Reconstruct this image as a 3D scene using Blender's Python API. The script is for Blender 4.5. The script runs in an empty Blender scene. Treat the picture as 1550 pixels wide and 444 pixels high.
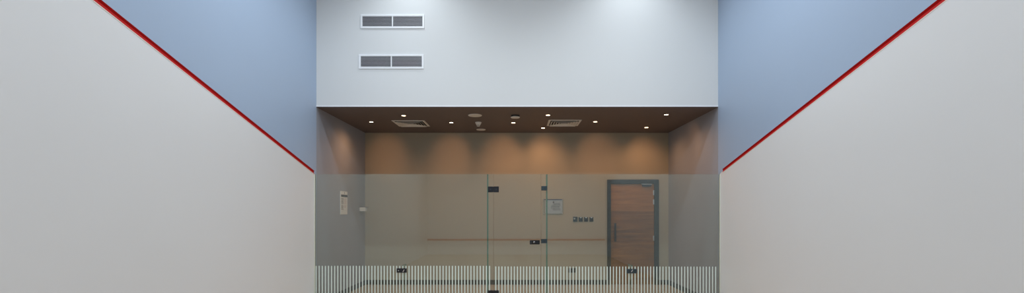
import bpy, bmesh, math, random
from mathutils import Vector, Matrix
random.seed(4)
S = bpy.context.scene
C = S.collection
PI = math.pi

# ---------------------------------------------------------------- measures
W = 3.2                 # half width of the court
YG = 7.577              # court face of the glass back wall
YB = 7.653              # court face of the bulkhead over the opening
YR = 10.13              # rear wall of the lobby
YF = YG - 9.75          # front wall of the court
ZC = 3.205              # lobby ceiling
ZT = 6.0                # court ceiling
CAMX, CAMZ = -0.031, 1.536
F = 727.0               # focal length in pixels of the 1550 px frame
GT = 0.012              # glass thickness

# ---------------------------------------------------------------- materials
def new_mat(name):
    m = bpy.data.materials.new(name); m.use_nodes = True
    nt = m.node_tree; nt.nodes.clear()
    out = nt.nodes.new('ShaderNodeOutputMaterial')
    return m, nt, out

def paint(name, col, rough=0.55, bump=0.02, var=0.03, scale=6.0, metal=0.0, spec=0.5, fine=180.0):
    m, nt, out = new_mat(name)
    b = nt.nodes.new('ShaderNodeBsdfPrincipled')
    tc = nt.nodes.new('ShaderNodeTexCoord')
    n = nt.nodes.new('ShaderNodeTexNoise'); n.inputs['Scale'].default_value = scale
    n.inputs['Detail'].default_value = 3
    nt.links.new(tc.outputs['Object'], n.inputs['Vector'])
    mx = nt.nodes.new('ShaderNodeMix'); mx.data_type = 'RGBA'
    mx.inputs[6].default_value = (*[c * (1 - var) for c in col], 1)
    mx.inputs[7].default_value = (*[min(1, c * (1 + var)) for c in col], 1)
    nt.links.new(n.outputs['Fac'], mx.inputs[0])
    nt.links.new(mx.outputs[2], b.inputs['Base Color'])
    b.inputs['Roughness'].default_value = rough
    b.inputs['Metallic'].default_value = metal
    b.inputs['Specular IOR Level'].default_value = spec
    if bump:
        n2 = nt.nodes.new('ShaderNodeTexNoise'); n2.inputs['Scale'].default_value = fine
        nt.links.new(tc.outputs['Object'], n2.inputs['Vector'])
        bp = nt.nodes.new('ShaderNodeBump'); bp.inputs['Strength'].default_value = bump
        bp.inputs['Distance'].default_value = 0.01
        nt.links.new(n2.outputs['Fac'], bp.inputs['Height'])
        nt.links.new(bp.outputs['Normal'], b.inputs['Normal'])
    nt.links.new(b.outputs[0], out.inputs[0])
    return m

def emit(name, col, strength):
    m, nt, out = new_mat(name)
    e = nt.nodes.new('ShaderNodeEmission'); e.inputs[0].default_value = (*col, 1)
    e.inputs[1].default_value = strength
    nt.links.new(e.outputs[0], out.inputs[0])
    return m

def wood(name, c1, c2, dx=1.2, dz=14.0, bands=None):
    m, nt, out = new_mat(name)
    b = nt.nodes.new('ShaderNodeBsdfPrincipled'); b.inputs['Roughness'].default_value = 0.42
    tc = nt.nodes.new('ShaderNodeTexCoord'); mp = nt.nodes.new('ShaderNodeMapping')
    mp.inputs['Scale'].default_value = (dx, dx, dz)
    nt.links.new(tc.outputs['Object'], mp.inputs[0])
    n = nt.nodes.new('ShaderNodeTexNoise'); n.inputs['Scale'].default_value = 1.6
    n.inputs['Detail'].default_value = 6; n.inputs['Roughness'].default_value = 0.6
    n.inputs['Distortion'].default_value = 0.4
    nt.links.new(mp.outputs[0], n.inputs['Vector'])
    r = nt.nodes.new('ShaderNodeValToRGB')
    r.color_ramp.elements[0].position = 0.3; r.color_ramp.elements[0].color = (*c1, 1)
    r.color_ramp.elements[1].position = 0.7; r.color_ramp.elements[1].color = (*c2, 1)
    nt.links.new(n.outputs['Fac'], r.inputs[0])
    nt.links.new(r.outputs[0], b.inputs['Base Color'])
    nt.links.new(b.outputs[0], out.inputs[0])
    return m

def floor_boards(name, c1, c2, wdt, lng, gap):
    m, nt, out = new_mat(name)
    b = nt.nodes.new('ShaderNodeBsdfPrincipled'); b.inputs['Roughness'].default_value = 0.4
    tc = nt.nodes.new('ShaderNodeTexCoord')
    br = nt.nodes.new('ShaderNodeTexBrick')
    br.inputs['Color1'].default_value = (*c1, 1); br.inputs['Color2'].default_value = (*c2, 1)
    br.inputs['Mortar'].default_value = (*[c * 0.45 for c in c1], 1)
    br.inputs['Scale'].default_value = 1.0
    br.inputs['Mortar Size'].default_value = gap
    br.inputs['Brick Width'].default_value = lng; br.inputs['Row Height'].default_value = wdt
    mp = nt.nodes.new('ShaderNodeMapping'); mp.inputs['Rotation'].default_value = (0, 0, PI / 2)
    nt.links.new(tc.outputs['Object'], mp.inputs[0]); nt.links.new(mp.outputs[0], br.inputs['Vector'])
    nt.links.new(br.outputs['Color'], b.inputs['Base Color'])
    nt.links.new(b.outputs[0], out.inputs[0])
    return m

def glass(name, tint, r0):
    """architectural pane: clear, slightly green, mirror-like at grazing view"""
    m, nt, out = new_mat(name)
    tr = nt.nodes.new('ShaderNodeBsdfTransparent'); tr.inputs[0].default_value = (*tint, 1)
    gl = nt.nodes.new('ShaderNodeBsdfGlossy'); gl.inputs['Roughness'].default_value = 0.0
    gl.inputs[0].default_value = (0.86, 1.0, 1.0, 1)
    lw = nt.nodes.new('ShaderNodeLayerWeight'); lw.inputs[0].default_value = 0.5
    p = nt.nodes.new('ShaderNodeMath'); p.operation = 'POWER'; p.inputs[1].default_value = 5.0
    nt.links.new(lw.outputs['Facing'], p.inputs[0])
    ma = nt.nodes.new('ShaderNodeMath'); ma.operation = 'MULTIPLY_ADD'
    ma.inputs[1].default_value = 1 - r0; ma.inputs[2].default_value = r0
    nt.links.new(p.outputs[0], ma.inputs[0])
    mx = nt.nodes.new('ShaderNodeMixShader')
    nt.links.new(ma.outputs[0], mx.inputs[0]); nt.links.new(tr.outputs[0], mx.inputs[1])
    nt.links.new(gl.outputs[0], mx.inputs[2]); nt.links.new(mx.outputs[0], out.inputs[0])
    return m

def film(name, col, clear):
    m, nt, out = new_mat(name)
    d = nt.nodes.new('ShaderNodeBsdfDiffuse'); d.inputs[0].default_value = (*col, 1)
    tr = nt.nodes.new('ShaderNodeBsdfTransparent')
    mx = nt.nodes.new('ShaderNodeMixShader'); mx.inputs[0].default_value = clear
    nt.links.new(d.outputs[0], mx.inputs[1]); nt.links.new(tr.outputs[0], mx.inputs[2])
    nt.links.new(mx.outputs[0], out.inputs[0])
    return m

M = {}
M['panel'] = paint('white_plaster', (0.805, 0.81, 0.815), 0.38, 0.03, 0.015, 0.9)
M['blue'] = paint('pale_blue_paint', (0.385, 0.487, 0.64), 0.5, 0.03, 0.02, 0.9)
M['bulk'] = paint('white_paint', (0.70, 0.715, 0.715), 0.6, 0.02, 0.012, 1.2)
M['taupe'] = paint('taupe_paint', (0.43, 0.385, 0.30), 0.6, 0.02, 0.02, 1.5)
M['greywall'] = paint('grey_paint', (0.34, 0.36, 0.41), 0.6, 0.02, 0.02, 1.5)
M['darkceil'] = paint('dark_brown_paint', (0.145, 0.115, 0.105), 0.6, 0.02, 0.03, 2)
M['red'] = paint('red_line_paint', (0.46, 0.003, 0.003), 0.6, 0.0, 0.02, 4, spec=.15)
M['lip'] = paint('pale_lip', (0.80, 0.70, 0.64), 0.4, 0.0, 0.01)
M['seal'] = paint('pale_seal', (0.72, 0.74, 0.62), 0.4, 0.0, 0.01)
M['ceil'] = paint('court_ceiling_paint', (0.7, 0.7, 0.7), 0.7, 0.02, 0.01)
M['base'] = paint('charcoal_skirting', (0.008, 0.009, 0.012), 0.5, 0.0, 0.02)
M['frame'] = paint('charcoal_door_frame', (0.012, 0.016, 0.018), 0.5, 0.0, 0.02)
M['black'] = paint('black_metal', (0.018, 0.021, 0.028), 0.35, 0.0, 0.02, metal=0.2)
M['slate'] = paint('dark_slate_metal', (0.045, 0.07, 0.085), 0.35, 0.0, 0.02, metal=0.3)
M['chrome'] = paint('brushed_chrome', (0.75, 0.76, 0.77), 0.28, 0.0, 0.02, metal=1.0)
M['plastic'] = paint('white_plastic', (0.85, 0.83, 0.78), 0.45, 0.0, 0.01)
M['dplastic'] = paint('off_white_plastic', (0.80, 0.78, 0.72), 0.5, 0.0, 0.01)
M['bplastic'] = paint('black_plastic', (0.012, 0.012, 0.014), 0.4, 0.0, 0.01)
M['grillef'] = paint('white_grille_frame', (0.86, 0.88, 0.90), 0.4, 0.0, 0.01)
M['louvre'] = paint('grey_louvre_metal', (0.55, 0.55, 0.58), 0.4, 0.0, 0.02, metal=0.2)
M['void'] = paint('dark_duct', (0.02, 0.02, 0.022), 0.8, 0.0, 0.02)
M['paper'] = paint('printed_sheet', (0.72, 0.71, 0.68), 0.6, 0.0, 0.01)
M['bpaper'] = paint('blue_grey_sheet', (0.50, 0.52, 0.55), 0.5, 0.0, 0.01)
M['navy'] = paint('navy_print', (0.01, 0.03, 0.11), 0.5, 0.0, 0.01)
M['ink'] = paint('grey_print', (0.13, 0.13, 0.14), 0.6, 0.0, 0.01)
M['pink'] = paint('pink_print', (0.5, 0.36, 0.35), 0.6, 0.0, 0.01)
M['dkbar'] = paint('dark_print', (0.03, 0.035, 0.035), 0.6, 0.0, 0.01)
M['wood'] = wood('walnut_veneer', (0.24, 0.092, 0.016), (0.44, 0.180, 0.032), 0.8, 9.0)
M['wood2'] = wood('walnut_veneer_dark', (0.14, 0.054, 0.011), (0.32, 0.130, 0.024), 0.8, 9.0)
M['maple'] = floor_boards('maple_boards', (0.52, 0.39, 0.27), (0.58, 0.44, 0.31), 0.08, 1.6, 0.002)
M['tile'] = floor_boards('beige_floor_tile', (0.42, 0.34, 0.27), (0.44, 0.355, 0.28), 0.6, 0.6, 0.003)
M['glass'] = glass('pane_glass', (0.93, 0.97, 0.965), 0.078)
M['finglass'] = glass('fin_glass', (0.90, 0.96, 0.94), 0.04)
M['edge'] = paint('green_glass_edge', (0.04, 0.20, 0.15), 0.2, 0.0, 0.02)
M['stripe'] = film('frosted_stripe', (0.84, 0.97, 0.91), 0.05)
M['sealfilm'] = film('clear_edge_seal', (0.55, 0.36, 0.25), 0.82)
M['lamp'] = emit('warm_lamp_lens', (1.0, 0.74, 0.46), 14.0)
M['flood'] = emit('cool_flood_lens', (0.86, 0.94, 1.0), 12.0)
M['clear'] = glass('clear_acrylic', (0.975, 0.985, 0.985), 0.03)

# ---------------------------------------------------------------- mesh helpers
def box(bm, x0, x1, y0, y1, z0, z1, mi=0):
    vs = [bm.verts.new(p) for p in ((x0, y0, z0), (x1, y0, z0), (x1, y1, z0), (x0, y1, z0),
                                    (x0, y0, z1), (x1, y0, z1), (x1, y1, z1), (x0, y1, z1))]
    fs = []
    for q in ((3, 2, 1, 0), (4, 5, 6, 7), (0, 1, 5, 4), (1, 2, 6, 5), (2, 3, 7, 6), (3, 0, 4, 7)):
        f = bm.faces.new([vs[i] for i in q]); f.material_index = mi; fs.append(f)
    return fs          # bottom, top, front(-y), right(+x), back(+y), left(-x)

def lathe(bm, prof, seg=32, centre=(0, 0, 0), axis='z', mi=0):
    """revolve (radius, height) pairs; closes where radius is 0"""
    cx, cy, cz = centre
    rings = []
    for r, h in prof:
        ring = []
        for k in range(seg if r > 1e-6 else 1):
            a = 2 * PI * k / seg
            u, v = r * math.cos(a), r * math.sin(a)
            p = {'z': (cx + u, cy + v, cz + h), 'y': (cx + u, cy + h, cz + v), 'x': (cx + h, cy + u, cz + v)}[axis]
            ring.append(bm.verts.new(p))
        rings.append(ring)
    for a, b in zip(rings, rings[1:]):
        for k in range(seg):
            va = a[k % len(a)], a[(k + 1) % len(a)]
            vb = b[k % len(b)], b[(k + 1) % len(b)]
            pts = []
            for v in (va[0], va[1], vb[1], vb[0]):
                if v not in pts: pts.append(v)
            if len(pts) > 2:
                f = bm.faces.new(pts); f.material_index = mi; f.smooth = True

def prism(bm, pts, x0, x1, mi=0):
    """polygon given in (y, z), extruded along x"""
    a = [bm.verts.new((x0, y, z)) for y, z in pts]; b = [bm.verts.new((x1, y, z)) for y, z in pts]
    fs = [bm.faces.new(a), bm.faces.new(b[::-1])]
    n = len(pts)
    for i in range(n): fs.append(bm.faces.new((a[i], b[i], b[(i + 1) % n], a[(i + 1) % n])))
    for f in fs: f.material_index = mi

def obj(name, bm, mats, parent=None, bevel=0, seg=2, loc=None, autosmooth=False):
    bmesh.ops.recalc_face_normals(bm, faces=bm.faces)
    me = bpy.data.meshes.new(name); bm.to_mesh(me); bm.free()
    if not isinstance(mats, (list, tuple)): mats = [mats]
    for m in mats: me.materials.append(m)
    o = bpy.data.objects.new(name, me); C.objects.link(o)
    if parent: o.parent = parent
    if loc: o.location = loc
    if bevel:
        md = o.modifiers.new('bevel', 'BEVEL'); md.width = bevel; md.segments = seg
        md.limit_method = 'ANGLE'; md.angle_limit = math.radians(40)
    return o

def thing(name, label, cat, loc=(0, 0, 0), group=None, kind=None):
    o = bpy.data.objects.new(name, None); C.objects.link(o); o.location = loc
    o.empty_display_size = 0.1
    tag(o, label, cat, group, kind)
    return o

def tag(o, label=None, cat=None, group=None, kind=None):
    if label: o['label'] = label
    if cat: o['category'] = cat
    if group: o['group'] = group
    if kind: o['kind'] = kind
    return o

def bx(name, x0, x1, y0, y1, z0, z1, mat, parent=None, bevel=0):
    bm = bmesh.new(); box(bm, x0, x1, y0, y1, z0, z1)
    return obj(name, bm, mat, parent, bevel)

def struct(o):
    o['kind'] = 'structure'; return o

def dup(root, loc, label=None, group=None):
    r = root.copy(); C.objects.link(r); r.location = loc
    if label: r['label'] = label
    if group: r['group'] = group
    for ch in list(root.children):
        c = ch.copy(); C.objects.link(c); c.parent = r
        for g in list(ch.children):
            d = g.copy(); C.objects.link(d); d.parent = c
    return r

# ---------------------------------------------------------------- the room
struct(bx('floor', -W - .2, W + .2, YF - .2, YG + 0.03, -0.12, 0, M['maple']))
struct(bx('floor', -W - .2, W + .2, YG + 0.03, YR + .2, -0.12, 0, M['tile']))
struct(bx('ceiling', -W - .2, W + .2, YF - .2, YB + .15, ZT, ZT + .12, M['ceil']))
struct(bx('ceiling', -W - .2, W + .2, YB + .006, YR + .2, ZC, ZC + .03, M['darkceil']))

# bulkhead wall over the opening, with its pale bead along the lower edge
bm = bmesh.new(); box(bm, -W, W, YB, YB + .15, ZC + .03, ZT)
bulk = struct(obj('wall_back', bm, M['bulk']))
bx('edge_bead', -W, W, YB - .004, YB, ZC + .008, ZC + .03, M['grillef'], bulk)

# rear wall of the lobby, with the doorway cut out of it
DX0, DX1, DZ = 1.905, 2.99, 2.215          # outside of the door frame
bm = bmesh.new()
box(bm, -W - .2, DX0, YR, YR + .2, 0, ZC); box(bm, DX1, W + .2, YR, YR + .2, 0, ZC)
box(bm, DX0, DX1, YR, YR + .2, DZ, ZC)
bmesh.ops.remove_doubles(bm, verts=bm.verts, dist=1e-5)
struct(obj('wall_rear', bm, M['taupe']))

# side walls: masonry behind; a white panel below the sloping out line, blue paint above it
ZL0, ZL1 = 2.128, 4.57 + 0.0
def zline(y): return ZL0 + (YG - y) / 9.75 * (ZL1 - ZL0)
LW = 0.056                                  # width of the line on the wall (measured upright)
for side, sx in (('left', -1), ('right', 1)):
    w = bx('wall_' + side, *sorted((sx * (W + .02), sx * (W + .2))), YF - .2, YR + .2, 0, ZT, M['greywall'])
    struct(w)
    # white panel, standing 2 cm proud and ending at the glass
    bm = bmesh.new()
    prism(bm, [(YF, 0), (YG + .003, 0), (YG + .003, zline(YG) - .004), (YF, zline(YF) - .004)], *sorted((sx * W, sx * (W + .02))))
    obj('lower_panel', bm, M['panel'], w)
    bm = bmesh.new()
    a = zline(YG) + LW
    prism(bm, [(YF, zline(YF) + LW), (YG, a), (YG, 0), (YG + .003, 0), (YG + .004, 0), (YB, 0), (YB, ZT), (YF, ZT)], *sorted((sx * W, sx * (W + .02))))
    bmesh.ops.remove_doubles(bm, verts=bm.verts, dist=1e-6)
    obj('upper_panel', bm, M['blue'], w)
    # lobby side wall surface
    bx('lobby_panel', *sorted((sx * W, sx * (W + .02))), YB, YR, 0, ZC, M['greywall'], w)
    # red out line: a hollow channel, its upper flank facing down, its lower flank facing up
    y_end = YG if sx < 0 else YG - .08
    prof = [(0.0, LW), (-.0115, LW * .70), (-.0115, LW * .62), (0.0, .003), (-.02, .003), (-.02, LW)]
    bm = bmesh.new(); rows = []
    for y in (YF, y_end):
        rows.append([bm.verts.new((sx * (W - px), y, zline(y) + pz)) for px, pz in prof])
    n = len(prof)
    for i in range(n): bm.faces.new((rows[0][i], rows[0][(i + 1) % n], rows[1][(i + 1) % n], rows[1][i]))
    bm.faces.new(rows[0][::-1]); bm.faces.new(rows[1])
    obj('out_line', bm, M['red'], w)
    bm = bmesh.new(); rows = []
    for y in (YF, y_end):
        rows.append([bm.verts.new((sx * (W + px), y, zline(y) + pz)) for px, pz in ((-.002, -.006), (-.002, .004), (.02, .004), (.02, -.006))])
    for i in range(4): bm.faces.new((rows[0][i], rows[0][(i + 1) % 4], rows[1][(i + 1) % 4], rows[1][i]))
    bm.faces.new(rows[0][::-1]); bm.faces.new(rows[1])
    obj('line_lip', bm, M['lip'], w)
    if sx > 0:   # the red stops short of the glass here; plain panel fills the rest
        bm = bmesh.new()
        prism(bm, [(y_end, zline(y_end) - .004), (YG + .003, zline(YG) - .004), (YG + .003, zline(YG) + .012), (y_end, zline(y_end) + .02)], W, W + .02)
        obj('panel_corner', bm, M['panel'], w)
        bm = bmesh.new()
        prism(bm, [(y_end, zline(y_end) + .02), (YG + .003, zline(YG) + .012), (YG + .003, zline(YG) + LW), (y_end, zline(y_end) + LW)], W, W + .02)
        obj('upper_corner', bm, M['blue'], w)
    # skirting in the lobby
    s = bx('baseboard_' + side, *sorted((sx * W, sx * (W - .014))), YG + .10, YR, 0, .098, M['base'], None, .002)
    struct(s)
# pale sealing strip where each side panel meets the glass
for sx in (-1, 1):
    t = bx('trim_1' if sx < 0 else 'trim_2', *sorted((sx * W, sx * (W - .011))), YG - .008, YG + .02, 0, 2.128, M['seal'], None, .001)
    struct(t)
b = bx('baseboard_rear', -W + .014, DX0, YR - .014, YR, 0, .098, M['base'], None, .002); struct(b)
b = bx('baseboard_rear', DX1, W - .014, YR - .014, YR, 0, .098, M['base'], None, .002); struct(b)

# front wall behind the camera: white, with the tin and its red line and the out line
w = struct(bx('wall_front', -W - .2, W + .2, YF - .2, YF, 0, ZT, M['panel']))
bx('upper_panel', -W, W, YF, YF + .01, 4.62, ZT, M['blue'], w)
bx('out_line', -W, W, YF, YF + .014, 4.57, 4.62, M['red'], w)
bx('tin_board', -W, W, YF, YF + .025, 0, .50, M['panel'], w)
bx('tin_line', -W, W, YF, YF + .04, .50, .56, M['red'], w)

# ---------------------------------------------------------------- glass back wall
ZGL = 2.13
XF, XD, XS = .469, .378, 1.812     # fins, door joints, stub fins
def slab(bm, x0, x1, y0, y1, z0, z1, edge_y=False):
    """pane with green edges: material 0 on the broad faces, 1 on the rims"""
    fs = box(bm, x0, x1, y0, y1, z0, z1)
    broad = (3, 5) if edge_y else (2, 4)
    for i, f in enumerate(fs): f.material_index = 0 if i in broad else 1

PITCH, SW = 4.69 / 96, .0165
def stripes(x0, x1, ztop, parent):
    bm = bmesh.new()
    k0 = math.ceil((x0 + W + .004) / PITCH)
    x = -W + .027
    while x < x1 - .012:
        if x > x0 + .012:
            box(bm, x - SW / 2, x + SW / 2, YG - .0008, YG - .0002, .004, ztop)
        x += PITCH
    obj('stripe_film', bm, M['stripe'], parent)

def fitting_plate(bm, x0, x1, z0, z1, bev=.0, y=YG, t=.012, mi=0):
    box(bm, x0, x1, y - t, y - .0002, z0, z1, mi)
    box(bm, x0, x1, y + GT + .0002, y + GT + t, z0, z1, mi)

g1 = thing('glass_wall_panel', 'wide clear glass panel of the court back wall, left of the glass door', 'glass panel', (0, 0, 0), 'fixed glass panels of the court back wall')
bm = bmesh.new(); slab(bm, -W + .011, -XD - .002, YG, YG + GT, 0.002, ZGL)
obj('pane', bm, [M['glass'], M['edge']], g1); stripes(-W + .011, -XD - .002, .683, g1)
g2 = thing('glass_wall_panel', 'clear glass panel of the court back wall, right of the glass door and in front of the wooden door', 'glass panel', (0, 0, 0), 'fixed glass panels of the court back wall')
bm = bmesh.new(); slab(bm, XD + .002, W - .011, YG, YG + GT, 0.002, ZGL)
obj('pane', bm, [M['glass'], M['edge']], g2); stripes(XD + .002, W - .011, .672, g2)

gd = thing('glass_door', 'frameless clear glass door with black hinges and a black lock', 'glass door')
bm = bmesh.new(); slab(bm, -XD + .002, XD - .002, YG, YG + GT, 0.01, ZGL)
obj('pane', bm, [M['glass'], M['edge']], gd); stripes(-XD + .002, XD - .002, .674, gd)
def zpx(y, s=96.0): return CAMZ + (321 - y) / s
def xpx(x, s=96.0): return (x - 780) / s + CAMX
for zc in (zpx(287), zpx(444.5)):
    bm = bmesh.new()
    for x0, x1 in ((-XF + .007, -XD - .004), (-XD + .004, -XD + .088)):
        fitting_plate(bm, x0, x1, zc - .046, zc + .046, t=.014)
    box(bm, -XD - .004, -XD + .004, YG + .013, YG + .024, zc - .04, zc + .04)
    h = obj('hinge', bm, M['black'], gd, .002)
    for xx in (-XD - .045, -XD + .046):
        bm = bmesh.new(); lathe(bm, [(0, -.0165), (.007, -.0165), (.009, -.0138), (.009, -.012)], 16, (xx, YG, zc), 'y')
        obj('screw_cap', bm, M['slate'], h)
for sx in (-1, 1):
    bx('edge_seal', *sorted((sx * (XD - .007), sx * (XD - .001))), YG + GT + .0003, YG + GT + .0053, .01, ZGL, M['sealfilm'], gd)
# lock body on the door leaf
zl = zpx(367.2)
bm = bmesh.new(); fitting_plate(bm, xpx(802), xpx(817), zl - .033, zl + .033, t=.02)
lk = obj('lock', bm, M['bplastic'], gd, .003)
bm = bmesh.new(); lathe(bm, [(0, -.034), (.012, -.034), (.014, -.03), (.014, -.019)], 20, (xpx(808.5), YG, zl + .004), 'y')
obj('lock_cylinder', bm, M['chrome'], lk)
bm = bmesh.new(); box(bm, xpx(809), xpx(815.5), YG - .04, YG - .03, zl - .010, zl + .006)
box(bm, xpx(808), xpx(810), YG - .035, YG - .02, zl - .008, zl + .004)
obj('thumb_turn', bm, M['black'], lk, .002)
for a, b_ in ((812.5, 813.2),):
    bx('keyway', xpx(803.2), xpx(804.2), YG - .0212, YG - .0195, zl - .026, zl + .026, M['slate'], lk)

# stiffening fins behind the glass, their edges green
def fin(x, h, depth, label):
    t = thing('glass_fin', label, 'glass fin', (x, YG + GT + .001, 0))
    bm = bmesh.new(); slab(bm, -.0075, .0075, 0, depth, 0.002, h, True)
    obj('pane', bm, [M['finglass'], M['edge']], t)
    return t
f1 = fin(-XF, ZGL, .18, 'full-height upright glass fin behind the hinge side of the glass door')
f2 = fin(XF, ZGL, .18, 'full-height upright glass fin behind the lock side of the glass door')
f3 = fin(-XS, .69, .22, 'short glass fin standing behind the wide left glass panel')
f4 = fin(XS, .69, .22, 'short glass fin behind the right glass panel, in front of the wooden door')

# patch plates joining fins to panels
Y0 = -(GT + .001)
def patch(f, x0, x1, z0, z1, mat, name='clamp_bracket', screws=()):
    fx = f.location.x
    bm = bmesh.new()
    box(bm, x0 - fx, x1 - fx, Y0 - .012, Y0 - .0002, z0, z1)
    box(bm, x0 - fx, x1 - fx, .0002 - .0008, .013, z0, z1)
    br = obj(name, bm, mat, f, .002)
    if screws:
        for xx, r in screws:
            bm = bmesh.new(); lathe(bm, [(0, -.004), (r * .8, -.004), (r, -.001), (r, 0)], 16, (xx - fx, Y0 - .012, (z0 + z1) / 2), 'y')
            obj('screw_cap', bm, M['bplastic'] if mat is M['slate'] else M['chrome'], br)
    return br
patch(f2, xpx(819.4), xpx(828.4), zpx(288.6), zpx(282), M['slate'], screws=((xpx(824.5), .008),))
patch(f2, xpx(819.2), xpx(828.2), zpx(368.6), zpx(362.2), M['slate'], name='strike_plate', screws=((xpx(823.8), .009),))
b3 = patch(f3, xpx(600.5), xpx(615.2), zpx(413.2), zpx(406.7), M['black'], screws=((xpx(603.5), .007),))
b4 = patch(f4, xpx(949), xpx(963.8), zpx(414.2), zpx(407.6), M['slate'], screws=((xpx(952.5), .008), (xpx(960.5), .007)))
for br, xx in ((b3, xpx(611)), (b4, xpx(956.5))):
    fx = br.parent.location.x
    bm = bmesh.new(); zc = zpx(410.3)
    # slanting latch lever on the bracket
    v = [bm.verts.new((xx - fx + dx, Y0 - .018 + dy, zc + dz)) for dy in (0, .006) for dx, dz in ((-.016, -.018), (-.004, -.018), (.016, .018), (.004, .018))]
    for q in ((0, 1, 2, 3), (7, 6, 5, 4), (0, 4, 5, 1), (1, 5, 6, 2), (2, 6, 7, 3), (3, 7, 4, 0)): bm.faces.new([v[i] for i in q])
    obj('latch_lever', bm, M['chrome'], br)
bm = bmesh.new(); lathe(bm, [(0, -.012), (.007, -.012), (.009, -.009), (.009, 0)], 16, (0, Y0, zpx(436.5)), 'y')
obj('stud', bm, M['chrome'], f4)
struct(bx('trim_3', -W, W, YG - .012, YG - .0005, 0, .0035, M['base']))

# ---------------------------------------------------------------- grilles on the bulkhead
def grille(px0, px1, py0, py1, label):
    s = 95.0
    x0, x1, z1, z0 = xpx(px0, s), xpx(px1, s), zpx(py0, s), zpx(py1, s)
    cx, cz = (x0 + x1) / 2, (z0 + z1) / 2; hw, hh = (x1 - x0) / 2, (z1 - z0) / 2
    t = thing('air_grille', label, 'air vent', (cx, YB, cz), 'air grilles on the white bulkhead')
    fr = .03
    bm = bmesh.new()
    box(bm, -hw, hw, -.014, 0, hh - fr, hh); box(bm, -hw, hw, -.014, 0, -hh, -hh + fr)
    box(bm, -hw, -hw + fr, -.014, 0, -hh + fr, hh - fr); box(bm, hw - fr, hw, -.014, 0, -hh + fr, hh - fr)
    box(bm, -.009, .009, -.014, 0, -hh + fr, hh - fr)
    obj('frame', bm, M['grillef'], t, .002)
    for a, b_ in ((-hw + fr, -.009), (.009, hw - fr)):
        bx('duct_opening', a, b_, -.0012, -.0004, -hh + fr, hh - fr, M['void'], t)
        bm = bmesh.new(); n = 8
        for k in range(n):
            zc = -hh + fr + (k + .5) * (2 * hh - 2 * fr) / n
            v = [bm.verts.new((x, y, zc + z)) for x in (a, b_) for y, z in ((-.012, -.005), (-.010, -.005), (-.002, .0045), (-.0035, .0055), (-.012, -.001))]
            for i in range(5): bm.faces.new((v[i], v[(i + 1) % 5], v[5 + (i + 1) % 5], v[5 + i]))
            bm.faces.new(v[:5][::-1]); bm.faces.new(v[5:])
        obj('louvre_blades', bm, M['louvre'], t)
    return t
grille(546, 642.5, 22, 43.3, 'upper of the two white-framed air grilles on the white bulkhead')
grille(543.5, 641.5, 82.5, 104.5, 'lower of the two white-framed air grilles, nearer the dark soffit')

# ---------------------------------------------------------------- lobby ceiling fittings
def cpos(px, py, h=ZC):
    d = F * (h - CAMZ) / (321 - py)
    return (px - 780) * d / F + CAMX, d

LIGHTS = [(562, 184.5, 'recessed warm downlight nearest the left lobby wall'),
          (611, 175, 'recessed warm downlight just in front of the left square ceiling diffuser'),
          (683, 185.5, 'recessed warm downlight between the left ceiling diffuser and the ceiling speakers'),
          (777, 185.8, 'recessed warm downlight just behind the black-based round detector'),
          (829.5, 174.2, 'recessed warm downlight just in front of the right square ceiling diffuser'),
          (822, 193.8, 'recessed warm downlight left of the right ceiling diffuser, nearest the rear wall'),
          (901, 184.2, 'recessed warm downlight just right of the right square ceiling diffuser'),
          (1008.5, 173.5, 'recessed warm downlight at the front right, nearest the bulkhead edge'),
          (978.5, 193, 'recessed warm downlight above the wooden door')]
def make_downlight():
    t = thing('downlight', 'x', 'downlight', (0, 0, 0), 'warm downlights in the lobby ceiling')
    bm = bmesh.new()
    lathe(bm, [(.045, 0), (.050, -.002), (.050, -.006), (.040, -.007), (.036, -.002), (.036, 0)], 32)
    obj('trim_ring', bm, M['darkceil'], t)
    bm = bmesh.new(); lathe(bm, [(.036, -.0005), (.034, -.004), (.018, -.0055), (0, -.006)], 28)
    obj('lens', bm, M['lamp'], t)
    return t
AIM = {0: ('rear', 585, 4.0, 50), 1: ('left', 8.75, 2.0, 45), 2: ('rear', 683, 4.5, 50), 3: ('rear', 760, 6, 50),
       5: ('rear', 824, 1.6, 90), 6: ('rear', 904, 5.5, 50), 7: ('right', 8.85, 2.4, 70), 8: ('rear', 974, 1.6, 75)}
proto = None
for i, (px, py, lb) in enumerate(LIGHTS):
    x, y = cpos(px, py)
    if proto is None:
        proto = make_downlight(); proto.location = (x, y, ZC); proto['label'] = lb; t = proto
    else:
        t = dup(proto, (x, y, ZC), lb)
    L = bpy.data.lights.new('downlight_beam', 'SPOT'); L.energy = 18.0; L.color = (1.0, 0.51, 0.235)
    L.spot_size = math.radians(160); L.spot_blend = 0.9; L.shadow_soft_size = .03
    lo = bpy.data.objects.new('downlight_beam', L); C.objects.link(lo); lo.location = (x, y, ZC - .03)
    if i in AIM:        # extra spot added at the lamp, casts a soft pool on the wall
        L = bpy.data.lights.new('added_wall_beam', 'SPOT'); L.energy = AIM[i][2] * 3.2; L.color = (1.0, 0.46, 0.20)
        L.spot_size = math.radians(AIM[i][3]); L.spot_blend = 1.0; L.shadow_soft_size = .03
        lo = bpy.data.objects.new('added_wall_beam', L); C.objects.link(lo); lo.location = (x, y, ZC - .03)
        if AIM[i][0] == 'rear': tgt = Vector((xpx(AIM[i][1], 71.75), YR, 2.72))
        else: tgt = Vector((W if AIM[i][0] == 'right' else -W, AIM[i][1], 2.68))
        lo.rotation_euler = (tgt - lo.location).to_track_quat('-Z', 'Y').to_euler()

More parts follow.
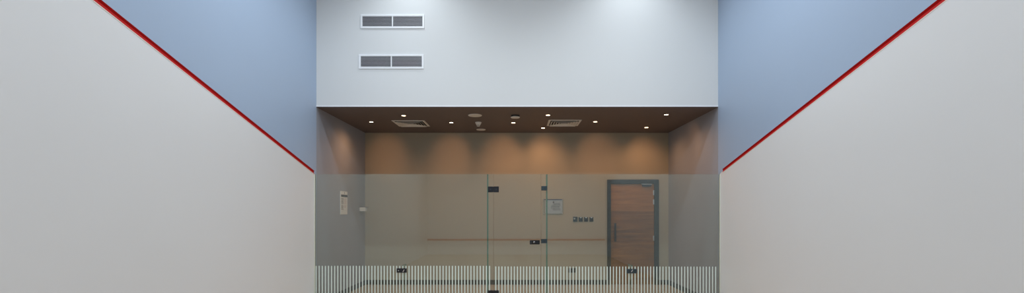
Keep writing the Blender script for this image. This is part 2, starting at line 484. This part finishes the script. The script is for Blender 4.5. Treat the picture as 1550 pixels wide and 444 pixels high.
def diffuser(x, y, label):
    t = thing('ceiling_diffuser', label, 'air vent', (x, y, ZC), 'square diffusers in the lobby ceiling')
    def ring(bm, r0, z0, r1, z1, th=.0015):
        """a square sloping vane between half-widths r0 and r1"""
        q = [(-1, -1), (1, -1), (1, 1), (-1, 1)]
        a = [bm.verts.new((sx * r0, sy * r0, z0)) for sx, sy in q]; b = [bm.verts.new((sx * r1, sy * r1, z1)) for sx, sy in q]
        a2 = [bm.verts.new((sx * r0, sy * r0, z0 + th)) for sx, sy in q]; b2 = [bm.verts.new((sx * r1, sy * r1, z1 + th)) for sx, sy in q]
        for i in range(4):
            j = (i + 1) % 4
            for f in ((a[i], a[j], b[j], b[i]), (b2[i], b2[j], a2[j], a2[i]), (a[j], a[i], a2[i], a2[j]), (b[i], b[j], b2[j], b2[i])):
                bm.faces.new(f)
    bx('duct_opening', -.268, .268, -.268, .268, -.0012, -.0004, M['void'], t)
    bm = bmesh.new(); ring(bm, .30, -.006, .262, -.010, .006)
    obj('frame', bm, M['dplastic'], t)
    bm = bmesh.new()
    for k in range(5):
        r = .246 - k * .047
        ring(bm, r, -.024, r - .030, -.002)
    box(bm, -.03, .03, -.03, .03, -.02, -.016)
    obj('vanes', bm, M['dplastic'], t)
    return t
diffuser(-1.99, 9.07 - .02, 'white square ceiling diffuser on the left of the dark lobby ceiling')
diffuser(.875, 9.0, 'white square ceiling diffuser on the right of the dark lobby ceiling')

def disc(px, py, r, label, name='ceiling_speaker', cat='speaker'):
    x, y = cpos(px, py)
    t = thing(name, label, cat, (x, y, ZC))
    bm = bmesh.new(); lathe(bm, [(r, 0), (r, -.006), (r * .96, -.010), (r * .90, -.010)], 40)
    obj('rim', bm, M['plastic'], t)
    bm = bmesh.new(); lathe(bm, [(r * .90, -.010), (r * .86, -.008), (r * .5, -.013), (0, -.015)], 40)
    obj('grille_cover', bm, M['dplastic'], t)
disc(719, 174.6, .118, 'larger flat white round ceiling speaker, nearer the bulkhead')
disc(728, 196.2, .092, 'small flat white round ceiling disc, nearest the rear wall')
x, y = cpos(724, 185.3)
t = thing('smoke_detector', 'tapered white smoke detector between the two flat round ceiling discs', 'smoke detector', (x, y, ZC))
bm = bmesh.new(); lathe(bm, [(.058, 0), (.058, -.012), (.052, -.02)], 32); obj('base', bm, M['plastic'], t)
bm = bmesh.new(); lathe(bm, [(.052, -.02), (.046, -.035), (.034, -.052), (.030, -.056)], 32); obj('body', bm, M['plastic'], t)
bm = bmesh.new(); lathe(bm, [(.022, -.05), (.022, -.064)], 24); obj('sensor_gap', bm, M['void'], t)
bm = bmesh.new(); lathe(bm, [(.030, -.064), (.031, -.070), (.024, -.074), (0, -.075)], 32); obj('sensor_cap', bm, M['plastic'], t)
x, y = cpos(780, 174.8)
t = thing('round_detector', 'white round ceiling detector on a black base, left of centre-right downlights', 'detector', (x, y, ZC))
t['label'] = 'white round ceiling detector hanging below a black base'
bm = bmesh.new(); lathe(bm, [(.075, 0), (.075, -.018), (.070, -.026)], 36); obj('base', bm, M['bplastic'], t)
bm = bmesh.new(); lathe(bm, [(.070, -.026), (.080, -.030), (.080, -.038), (.070, -.046), (0, -.050)], 36); obj('cover', bm, M['plastic'], t)

# ---------------------------------------------------------------- wooden door in the rear wall
d1 = thing('door_1', 'dark-framed wooden door with a long black pull handle in the lobby rear wall', 'door', (DX0, YR, 0), None, 'structure')
dw = DX1 - DX0
bm = bmesh.new(); fw, fr_ = .075, .092
box(bm, 0, fw, -.03, .12, 0, DZ); box(bm, dw - fr_, dw, -.03, .12, 0, DZ); box(bm, fw, dw - fr_, -.03, .12, DZ - .088, DZ)
bmesh.ops.remove_doubles(bm, verts=bm.verts, dist=1e-5)
obj('door_frame', bm, M['frame'], d1, .003)
zs = 1.556
lx0, lx1 = fw + .003, dw - fr_ - .003
bm = bmesh.new(); box(bm, lx0, lx1, .005, .05, .006, zs - .001, 0); box(bm, lx0, lx1, .005, .05, zs + .001, DZ - .091, 1)
box(bm, lx0 + .004, lx1 - .004, .009, .046, zs - .001, zs + .001, 0)
leaf = obj('door_leaf', bm, [M['wood2'], M['wood']], d1)
# pull handle
hx = xpx(930.6, 71.75) - DX0; h0, h1 = zpx(366, 71.75), zpx(338, 71.75)
bm = bmesh.new(); box(bm, hx - .02, hx + .02, -.055, -.035, h0, h1)
box(bm, hx - .012, hx + .012, -.036, .006, h0 + .03, h0 + .055); box(bm, hx - .012, hx + .012, -.036, .006, h1 - .055, h1 - .03)
obj('pull_handle', bm, M['bplastic'], leaf, .004)
for py in (292, 306, 361, 413):
    z = zpx(py, 71.75); xx = dw - fr_ - .008
    bm = bmesh.new(); lathe(bm, [(0, -.055), (.007, -.055), (.009, -.05), (.009, .05), (.007, .055), (0, .055)], 16, (xx, -.004, z))
    box(bm, xx - .014, xx + .010, .001, .006, z - .05, z + .05)
    obj('hinge', bm, M['chrome'], leaf)
cx0, cx1 = xpx(972, 71.75) - DX0, xpx(985, 71.75) - DX0
bm = bmesh.new(); box(bm, cx0, cx1, -.045, .006, DZ - .145, DZ - .10)
cl = obj('door_closer', bm, M['frame'], leaf, .004)
bm = bmesh.new(); box(bm, cx0 - .02, cx1 + .01, -.05, -.034, DZ - .105, DZ - .092); obj('closer_arm', bm, M['chrome'], cl)

# ---------------------------------------------------------------- things on the lobby walls
s = 71.75
def wall_plate(px0, px1, py0, py1, name, label, cat, mat, group=None, dep=.014):
    x0, x1, z0, z1 = xpx(px0, s), xpx(px1, s), zpx(py1, s), zpx(py0, s)
    t = thing(name, label, cat, ((x0 + x1) / 2, YR, (z0 + z1) / 2), group)
    hw, hh = (x1 - x0) / 2, (z1 - z0) / 2
    bx('face_plate', -hw, hw, -dep, 0, -hh, hh, mat, t, .003)
    return t, hw, hh
t, hw, hh = wall_plate(867.4, 873.9, 328.4, 336, 'dial_switch', 'dark wall control with a pale round knob, left of the three switches', 'control', M['slate'], dep=.02)
bm = bmesh.new(); lathe(bm, [(0, -.036), (.014, -.036), (.018, -.032), (.018, -.02)], 24, (-.018, 0, .012), 'y'); obj('knob', bm, M['chrome'], t)
for a, b_, lb in ((875.9, 881.9, 'black wall switch beside the control dial, first of three'),
                  (883.9, 890.0, 'black wall switch in the middle of the row of three'),
                  (892.1, 898.1, 'black wall switch nearest the wooden door')):
    t, hw, hh = wall_plate(a, b_, 329, 335.8, 'wall_switch', lb, 'switch', M['bplastic'], 'black switches on the rear wall')
    bm = bmesh.new(); box(bm, -.028, .028, -.019, -.0135, -hh + .012, .016)
    obj('rocker', bm, M['black'], t, .002)
    bm = bmesh.new(); v = []
    for y in (-.0175, -.0135):
        v.append([bm.verts.new((x, y, z)) for x, z in ((-.024, hh - .002), (.024, hh - .002), (.010, hh - .022), (-.010, hh - .022))])
    bm.faces.new(v[0]); bm.faces.new(v[1][::-1])
    for i in range(4): bm.faces.new((v[0][i], v[1][i], v[1][(i + 1) % 4], v[0][(i + 1) % 4]))
    obj('status_tab', bm, M['chrome'], t)
t, hw, hh = wall_plate(860.6, 871.4, 406.2, 413, 'power_socket', 'black double power socket low on the rear wall, above the skirting', 'socket', M['bplastic'])
for sx in (-1, 1):
    bm = bmesh.new(); cx = sx * hw * .5
    box(bm, cx - .030, cx + .030, -.018, -.0135, -.034, .034); obj('outlet', bm, M['black'], t, .003)

# acrylic notice held off the rear wall on four studs
x0, x1, z0, z1 = xpx(821.6, s), xpx(852.8, s), zpx(324.6, s), zpx(301.8, s)
t = thing('notice_sign', 'clear acrylic notice with a navy top band and grey print on the rear wall', 'notice', ((x0 + x1) / 2, YR, (z0 + z1) / 2))
hw, hh = (x1 - x0) / 2, (z1 - z0) / 2
bx('acrylic_plate', -hw, hw, -.026, -.022, -hh, hh, M['clear'], t)
bx('sheet', -hw + .05, hw - .022, -.021, -.018, -hh + .012, hh - .01, M['bpaper'], t)
bx('top_band', -hw + .012, hw - .008, -.0285, -.0262, hh - .018, hh - .003, M['navy'], t)
bm = bmesh.new()      # emblem and text block, as rows of small print
box(bm, -.008, .020, -.0222, -.0212, hh - .085, hh - .052); box(bm, -.002, .014, -.0222, -.0212, hh - .05, hh - .04)
rows = [(.010, .085, .145), (.010, .104, .155), (-.03, .123, .155), (-.045, .142, .15), (-.045, .161, .14), (-.055, .18, .145), (-.03, .204, .15), (.0, .223, .145)]
for a, dz, b_ in rows:
    xx = a
    while xx < b_ - .004:
        wd = random.uniform(.008, .022); box(bm, xx, min(xx + wd, b_), -.0222, -.0212, hh - dz - .009, hh - dz); xx += wd + .004
obj('print', bm, M['ink'], t)
for sx in (-1, 1):
    for sz in (-1, 1):
        bm = bmesh.new(); lathe(bm, [(0, -.034), (.007, -.034), (.009, -.031), (.009, 0)], 16, (sx * (hw - .022), 0, sz * (hh - .016)), 'y')
        obj('stud', bm, M['chrome'], t)

# rules sheet on the left lobby wall
sA, sB = 83.7, 80.4
ya, yb = F / sA, F / sB
yc = (ya + yb) / 2
t = thing('rules_sign', 'tall narrow white printed rules sign with a dark heading bar on the left lobby wall', 'sign', (-W, yc, (zpx(290, 82) + zpx(325, 82)) / 2))
hw, hh = (yb - ya) / 2, (zpx(290, 82) - zpx(325, 82)) / 2
bx('sign_board', 0, .008, -hw, hw, -hh, hh, M['paper'], t, .002)
bx('heading_bar', .0082, .0092, -hw + .03, hw - .004, hh - .105, hh - .062, M['dkbar'], t)
bm = bmesh.new(); box(bm, .0082, .0092, -.006 + .02, .012 + .02, hh - .052, hh - .014); obj('emblem', bm, M['ink'], t)
bm = bmesh.new(); bm2 = bmesh.new()
for k in range(14):
    z = hh - .128 - k * .0155
    if k == 7: continue
    box(bm, .0082, .0090, -hw + .04, -hw + .04 + random.uniform(.09, .12), z - .007, z)
    if k < 12:
        box(bm2, .0082, .0090, .01, .01 + random.uniform(.08, .13), z - .0055, z)
obj('text_column', bm, M['ink'], t); obj('text_column', bm2, M['pink'], t)

# small white box at the corner
z0, z1 = 1.548, 1.628
t = thing('wall_box', 'small white box fixed to the left lobby wall near the rear corner', 'wall box', (-W, 9.82, z0))
bm = bmesh.new(); box(bm, 0, .12, -.05, .05, 0, z1 - z0); obj('housing', bm, M['paper'], t, .006)
bm = bmesh.new(); box(bm, 0, .165, -.045, .05, z1 - z0 + .0002, z1 - z0 + .006); obj('dark_top_plate', bm, M['frame'], t)  # thin dark plate along the box top, reaching further out

# ---------------------------------------------------------------- court lighting
def court_light(x, y, power, label, cone=125, blend=.75, size=.32, tilt=0):
    t = thing('court_light', label, 'ceiling light', (x, y, ZT), 'round lights on the court ceiling')
    bm = bmesh.new(); lathe(bm, [(size * .35, 0), (size * .35, -.05), (size * .5, -.12), (size * .5, -.16), (size * .46, -.165)], 36)
    obj('housing', bm, M['grillef'], t)
    bm = bmesh.new(); lathe(bm, [(size * .46, -.16), (0, -.16)], 36); obj('lens', bm, M['flood'], t)
    L = bpy.data.lights.new('court_lamp', 'SPOT'); L.energy = power; L.color = (0.86, 0.94, 1.0)
    L.spot_size = math.radians(cone); L.spot_blend = blend; L.shadow_soft_size = size * .4
    lo = bpy.data.objects.new('court_lamp', L); C.objects.link(lo); lo.location = (x, y, ZT - .19); lo.rotation_euler = (math.radians(tilt), 0, 0)
    return lo
P = 392
court_light(-1.68, 7.0, P * .20, 'round court ceiling light at the back left')
court_light(1.82, 7.0, P * .20, 'round court ceiling light at the back right')
court_light(-1.7, 5.0, P * .68, 'round court ceiling light at the middle left', 160)
court_light(1.7, 5.0, P * .68, 'round court ceiling light at the middle right', 160)
court_light(-1.7, .3, P * .84, 'round court ceiling light at the front left', 160, tilt=35)
court_light(1.7, .3, P * .84, 'round court ceiling light at the front right', 160, tilt=35)

# ---------------------------------------------------------------- world, camera, view
wd = bpy.data.worlds.new('world'); S.world = wd; wd.use_nodes = True
wd.node_tree.nodes['Background'].inputs[0].default_value = (.05, .055, .06, 1)
cam = bpy.data.cameras.new('camera'); co = bpy.data.objects.new('camera', cam); C.objects.link(co)
cam.sensor_fit = 'HORIZONTAL'; cam.sensor_width = 36; cam.lens = F / 1550 * 36
cam.shift_x = -5 / 1550; cam.shift_y = 99 / 1550; cam.clip_start = .05
co.location = (CAMX, 0, CAMZ); co.rotation_euler = (PI / 2, 0, 0)
S.camera = co
S.view_settings.view_transform = 'Standard'; S.view_settings.look = 'None'
S.view_settings.exposure = 0; S.view_settings.gamma = 1
S.view_settings.use_curve_mapping = False
